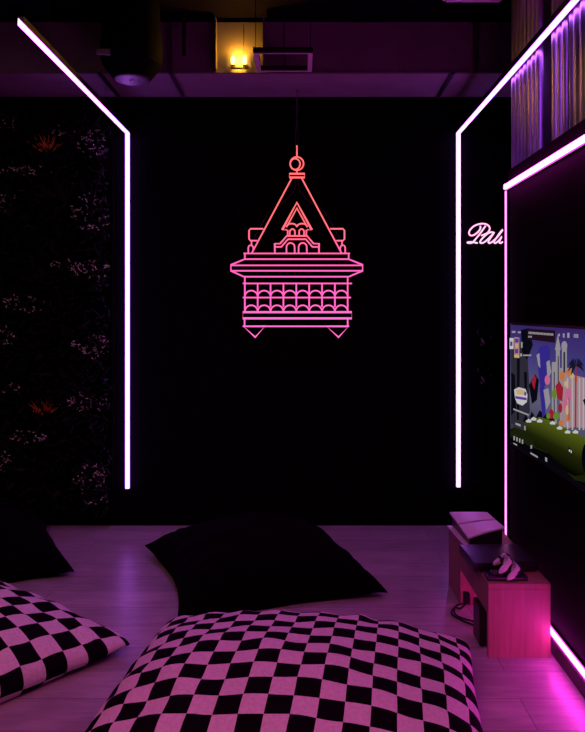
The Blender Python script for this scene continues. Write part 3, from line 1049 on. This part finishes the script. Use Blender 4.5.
for x, y in ((-hx_ + 0.013, -hy_ + 0.013), (0.0, -hy_ + 0.013), (hx_ - 0.013, -hy_ + 0.013), (0.0, hy_ - 0.013)):
    bm = bmesh.new()
    tube(bm, [(x, y, ht), (x, y, ZC - Z0)], 0.0022, 6)
    obj('hanger_rod', bm, 'housing', t)

# warm twin lamp fixed to the beam
t = thing('wall_lamp', 'small twin lamp glowing warm yellow on the grey beam', 'lamp', ((239 - CX) * 4.2 / FPX, 4.217, 2.862))
obj('back_plate', mkbox(-0.05, 0.05, -0.006, 0.0, -0.040, -0.022, bev=0.002), 'lamp_metal', t)
for k in (-1, 1):
    bm = bmesh.new()
    ellipsoid(bm, (k * 0.033, -0.028, -0.004), (0.013, 0.011, 0.028), u=16, v=10)
    obj('bulb', bm, 'warm_bulb', t, smooth=True)
    obj('socket', lathe(bmesh.new(), [(0.010, -0.040), (0.012, -0.028)], 14, k * 0.033, -0.024), 'lamp_metal', t)
pl = bpy.data.lights.new('bulb_light', 'POINT')
pl.energy = 6.5
pl.color = (1.0, 0.42, 0.025)
pl.shadow_soft_size = 0.02
plo = bpy.data.objects.new('bulb_light', pl)
plo.parent = t
plo.location = (0, -0.042, 0.006)
COL.objects.link(plo)


# perforated hanger straps wrapped round the beam
def strap(label, x, on_face=True, under=True, slots=9, w_=0.012):
    t_ = thing('hanger_strap', label, 'strap', (x, 4.217, 2.80), group='straps around the beam')
    b_ = bmesh.new()
    if under:
        box(b_, -w_, w_, -0.016, 0.46, -0.016, -0.009)
    if on_face:
        box(b_, -w_, w_, -0.018, -0.013, -0.016, 0.29)
    obj('band', b_, 'galvanised' if on_face else 'housing', t_)
    if on_face:
        for i in range(slots):
            z = 0.015 + i * 0.27 / slots
            obj('slot', mkbox(-0.004, 0.004, -0.0188, -0.0178, z, z + 0.014), 'black_plastic', t_)
    b3 = bmesh.new()
    lathe(b3, [(0.008, -0.022), (0.008, -0.0165)], 6, 0, 0.44 if under else -0.01)
    obj('bolt', b3, 'galvanised', t_)
    return t_


strap('perforated steel strap on the beam just right of the round pendant', (170.5 - CX) * 4.2 / FPX)
strap('dark strap under the beam left of the round pendant', (99 - CX) * 4.2 / FPX, on_face=False)
strap('dark strap under the beam beside the right violet strip', (453 - CX) * 4.2 / FPX, on_face=False)
t = thing('perforated_hanger', 'short dotted hanger strip on the beam between pendant and warm lamp', 'strap', ((184 - CX) * 4.1 / FPX, 4.1, 2.85))
obj('band', mkbox(-0.011, 0.011, -0.002, 0.002, 0.0, ZC - 2.85), 'black_plastic', t)
for i in range(5):
    for k in (-1, 1):
        bm = lathe(bmesh.new(), [(0.0026, 0.0), (0.0026, 0.0012)], 8, k * 0.005, -0.012 - i * 0.022)
        bmesh.ops.rotate(bm, verts=bm.verts[:], cent=(0, 0, 0), matrix=Matrix.Rotation(PI / 2, 3, 'X'))
        bmesh.ops.translate(bm, verts=bm.verts[:], vec=(0, -0.0022, 0.13))
        obj('rivet', bm, 'galvanised', t)

# ventilation box near the top edge
t = thing('ceiling_duct', 'pink lit ceiling duct box at the top edge right of centre', 'duct', (0.83, 3.15, 2.893))
obj('case', mkbox(-0.150, 0.140, -0.35, 0.35, 0.012, ZC - 2.893, bev=0.01), 'pendant_paint', t)
obj('grille', mkbox(-0.135, 0.125, -0.335, 0.335, 0.0, 0.012, bev=0.003), 'beam_grey', t)


# corrugated steel posts on the partition
def corrugated(label, parts):
    y_min = min(a for a, b in parts)
    t_ = thing('steel_post', label, 'post', (1.043, y_min, 2.10), group='corrugated steel posts')
    for a, b2 in parts:
        bm_ = bmesh.new()
        n = int((b2 - a) / 0.0025)
        pr = []
        for i in range(n + 1):
            y = a + (b2 - a) * i / n - y_min
            q = ((y % 0.062) / 0.062 - 0.5) * 2
            x = 0.030 - 0.030 * math.sqrt(max(0.0, 1 - (q * 0.97) ** 2))
            pr.append((x, y))
        ring = pr + [(0.10, b2 - y_min), (0.10, a - y_min)]
        lo = [bm_.verts.new((x, y, 0)) for x, y in ring]
        hi = [bm_.verts.new((x, y, ZC - 2.10)) for x, y in ring]
        for i in range(len(ring)):
            j = (i + 1) % len(ring)
            bm_.faces.new((lo[i], lo[j], hi[j], hi[i]))
        obj('corrugated_panel', bm_, 'steel', t_, smooth=False)
    return t_


corrugated('corrugated steel post farther along the partition top, lit violet', [(3.375, 3.597), (3.18, 3.345)])
corrugated('corrugated steel post nearest on the partition top, lit warm and violet', [(2.83, 3.01), (2.42, 2.815)])

# ------------------------------------------------------------------ planted wall
PX0, PX1, PZ0, PZ1 = -2.55, -1.225, 0.12, 2.66
bm = mkbox(PX0, PX1, YB - 0.045, YB - 0.018, 0.08, PZ1)
o = obj('planter_backing', bm, 'panel_black')
tag(o, 'dark backing board of the planted wall', 'panel')
bm = bmesh.new()


def blade(b_, base, d, l, wd_, bend, side):
    """one folded leaf: base point, direction, length, width, droop"""
    d = d.normalized()
    sd = side - d * side.dot(d)
    sd = sd.normalized() if sd.length > 1e-5 else Vector((1, 0, 0))
    nr = d.cross(sd)
    mid = base + d * l * 0.5 + nr * bend * 0.5
    tip = base + d * l + nr * bend * -0.6
    v = [b_.verts.new(q) for q in (base, mid + sd * wd_ / 2 + nr * 0.15 * wd_, tip, mid - sd * wd_ / 2 + nr * 0.15 * wd_)]
    b_.faces.new((v[0], v[1], v[2]))
    b_.faces.new((v[0], v[2], v[3]))


for i in range(5200):
    x = random.uniform(PX0, PX1 - 0.01)
    z = random.uniform(PZ0, PZ1 - 0.02)
    dens = noise.noise(Vector((x * 4, z * 4, 2.0)))
    dep = 0.03 + 0.05 * max(0, dens + 0.3)
    base = Vector((x, YB - 0.060 - dep * random.random(), z))
    d = Vector((random.uniform(-0.8, 0.8), -random.uniform(0.2, 1.0), random.uniform(-0.6, 1.0)))
    l = random.uniform(0.04, 0.11)
    if base.x + d.normalized().x * l > PX1 + 0.02:
        d.x = -abs(d.x)
    blade(bm, base, d, l, random.uniform(0.010, 0.028), random.uniform(-0.02, 0.02), Vector((random.uniform(-1, 1), 0, random.uniform(-1, 1))))
o = obj('hedge_foliage', bm, 'leaf_dark')
tag(o, 'dense dark artificial foliage covering the wall on the left', 'foliage', kind='stuff')


def wall_pt(px, py, Y=4.60):
    return ((px - CX) * Y / FPX, Y, CH + (CY - py) * Y / FPX)


def tuft(label, px, py, n=15, sc=1.0, mat='orange_blade'):
    t_ = thing('grass_tuft', label, 'grass tuft', wall_pt(px, py), group='spiky tufts in the planted wall')
    b_ = bmesh.new()
    for i in range(n):
        a = math.radians(28 + 124 * (i + 0.5) / n + random.uniform(-5, 5))
        d = Vector((math.cos(a), -0.30 - 0.2 * random.random(), math.sin(a)))
        blade(b_, Vector((random.uniform(-0.012, 0.012), 0.05, 0)), d, sc * random.uniform(0.11, 0.16), 0.009, random.uniform(-0.01, 0.01), Vector((-math.sin(a), 0, math.cos(a))))
    obj('blade', b_, mat, t_)
    b_ = bmesh.new()
    for k in range(3):
        tube(b_, smooth_path([(0.008 * (k - 1), 0.056, -0.05), (0.006 * (k - 1), 0.054, -0.02), (0, 0.05, 0.004)], 3), 0.003, 6)
    obj('stem', b_, 'stem_brown', t_)


tuft('orange spiky grass tuft highest in the planted wall', 46, 154)
tuft('orange spiky grass tuft midway up the planted wall', 43, 284, mat='leaf_brown', n=18)
tuft('bright orange spiky grass tuft lowest in the planted wall', 43, 418)
tuft('dull brown spiky tuft just right of and below the top orange one', 62, 202, mat='leaf_brown', n=18, sc=1.2)


def sprig(label, px, py, rx, ry, n):
    c = Vector(wall_pt(px, py, 4.58))
    t_ = thing('flower_sprig', label, 'flowers', c, group='pale flowering sprigs in the planted wall')
    b1, b2 = bmesh.new(), bmesh.new()
    k = 4.58 / FPX
    for i in range(n):
        a, r = random.uniform(0, 2 * PI), math.sqrt(random.random())
        p = Vector((math.cos(a) * r * rx * k, random.uniform(-0.03, 0.03), math.sin(a) * r * ry * k))
        if c.x + p.x > PX1 - 0.0:
            p.x = -abs(p.x)
        if i % 3 == 0:
            tube(b1, smooth_path([(p.x * 0.3, 0.07, p.z * 0.3 - 0.03), (p.x * 0.7, 0.04, p.z * 0.8 - 0.02), tuple(p)], 3), 0.0014, 5)
        for q in range(random.choice((1, 2, 2, 3))):
            d = Vector((random.uniform(-1, 1), -random.uniform(0.0, 0.7), random.uniform(-0.4, 1.0)))
            blade(b2, p + Vector((random.uniform(-.008, .008), 0, random.uniform(-.008, .008))), d, random.uniform(0.010, 0.026), random.uniform(0.005, 0.009), 0.0, Vector((random.uniform(-1, 1), 0.3, random.uniform(-1, 1))))
    obj('stem', b1, 'stem_brown', t_)
    obj('blossom', b2, 'blossom', t_)


SPR = [('small pale sprig at the top left corner of the planted wall', 8, 124, 11, 7, 9),
       ('thin pale sprig just right of the top orange tuft', 64, 131, 12, 5, 12),
       ('large pale sprig at the top right corner of the planted wall', 95, 143, 17, 15, 38),
       ('wide flat pale sprig under the top orange tuft', 28, 171, 26, 6, 26),
       ('pale sprig at the left edge under the wide flat one', 8, 202, 10, 9, 14),
       ('large round pale sprig near the right edge below the top corner one', 92, 213, 20, 20, 52),
       ('broad pale sprig right of the middle tuft', 92, 271, 22, 11, 44),
       ('thin pale sprig touching the middle tuft from the right', 60, 264, 11, 5, 12),
       ('wide flat pale sprig below and left of the middle tuft', 26, 304, 24, 9, 30),
       ('small pale sprig at the left edge halfway down', 8, 338, 9, 10, 14),
       ('dense round pale sprig at right between the two lower tufts of orange', 92, 346, 19, 14, 46),
       ('reddish lit pale sprig right of the lowest orange tuft', 84, 402, 26, 9, 40),
       ('small pale sprig left of and above the lowest orange tuft', 12, 388, 11, 5, 10),
       ('wide pale sprig just under the lowest orange tuft', 30, 436, 18, 7, 30),
       ('small pale sprig at the left edge under the lowest tuft', 5, 462, 8, 10, 12),
       ('large pale sprig near the floor beside the left violet strip', 90, 478, 20, 14, 46),
       ('sparse pale sprig lowest of all above the skirting', 94, 500, 14, 9, 10)]
for a in SPR:
    sprig(*a)
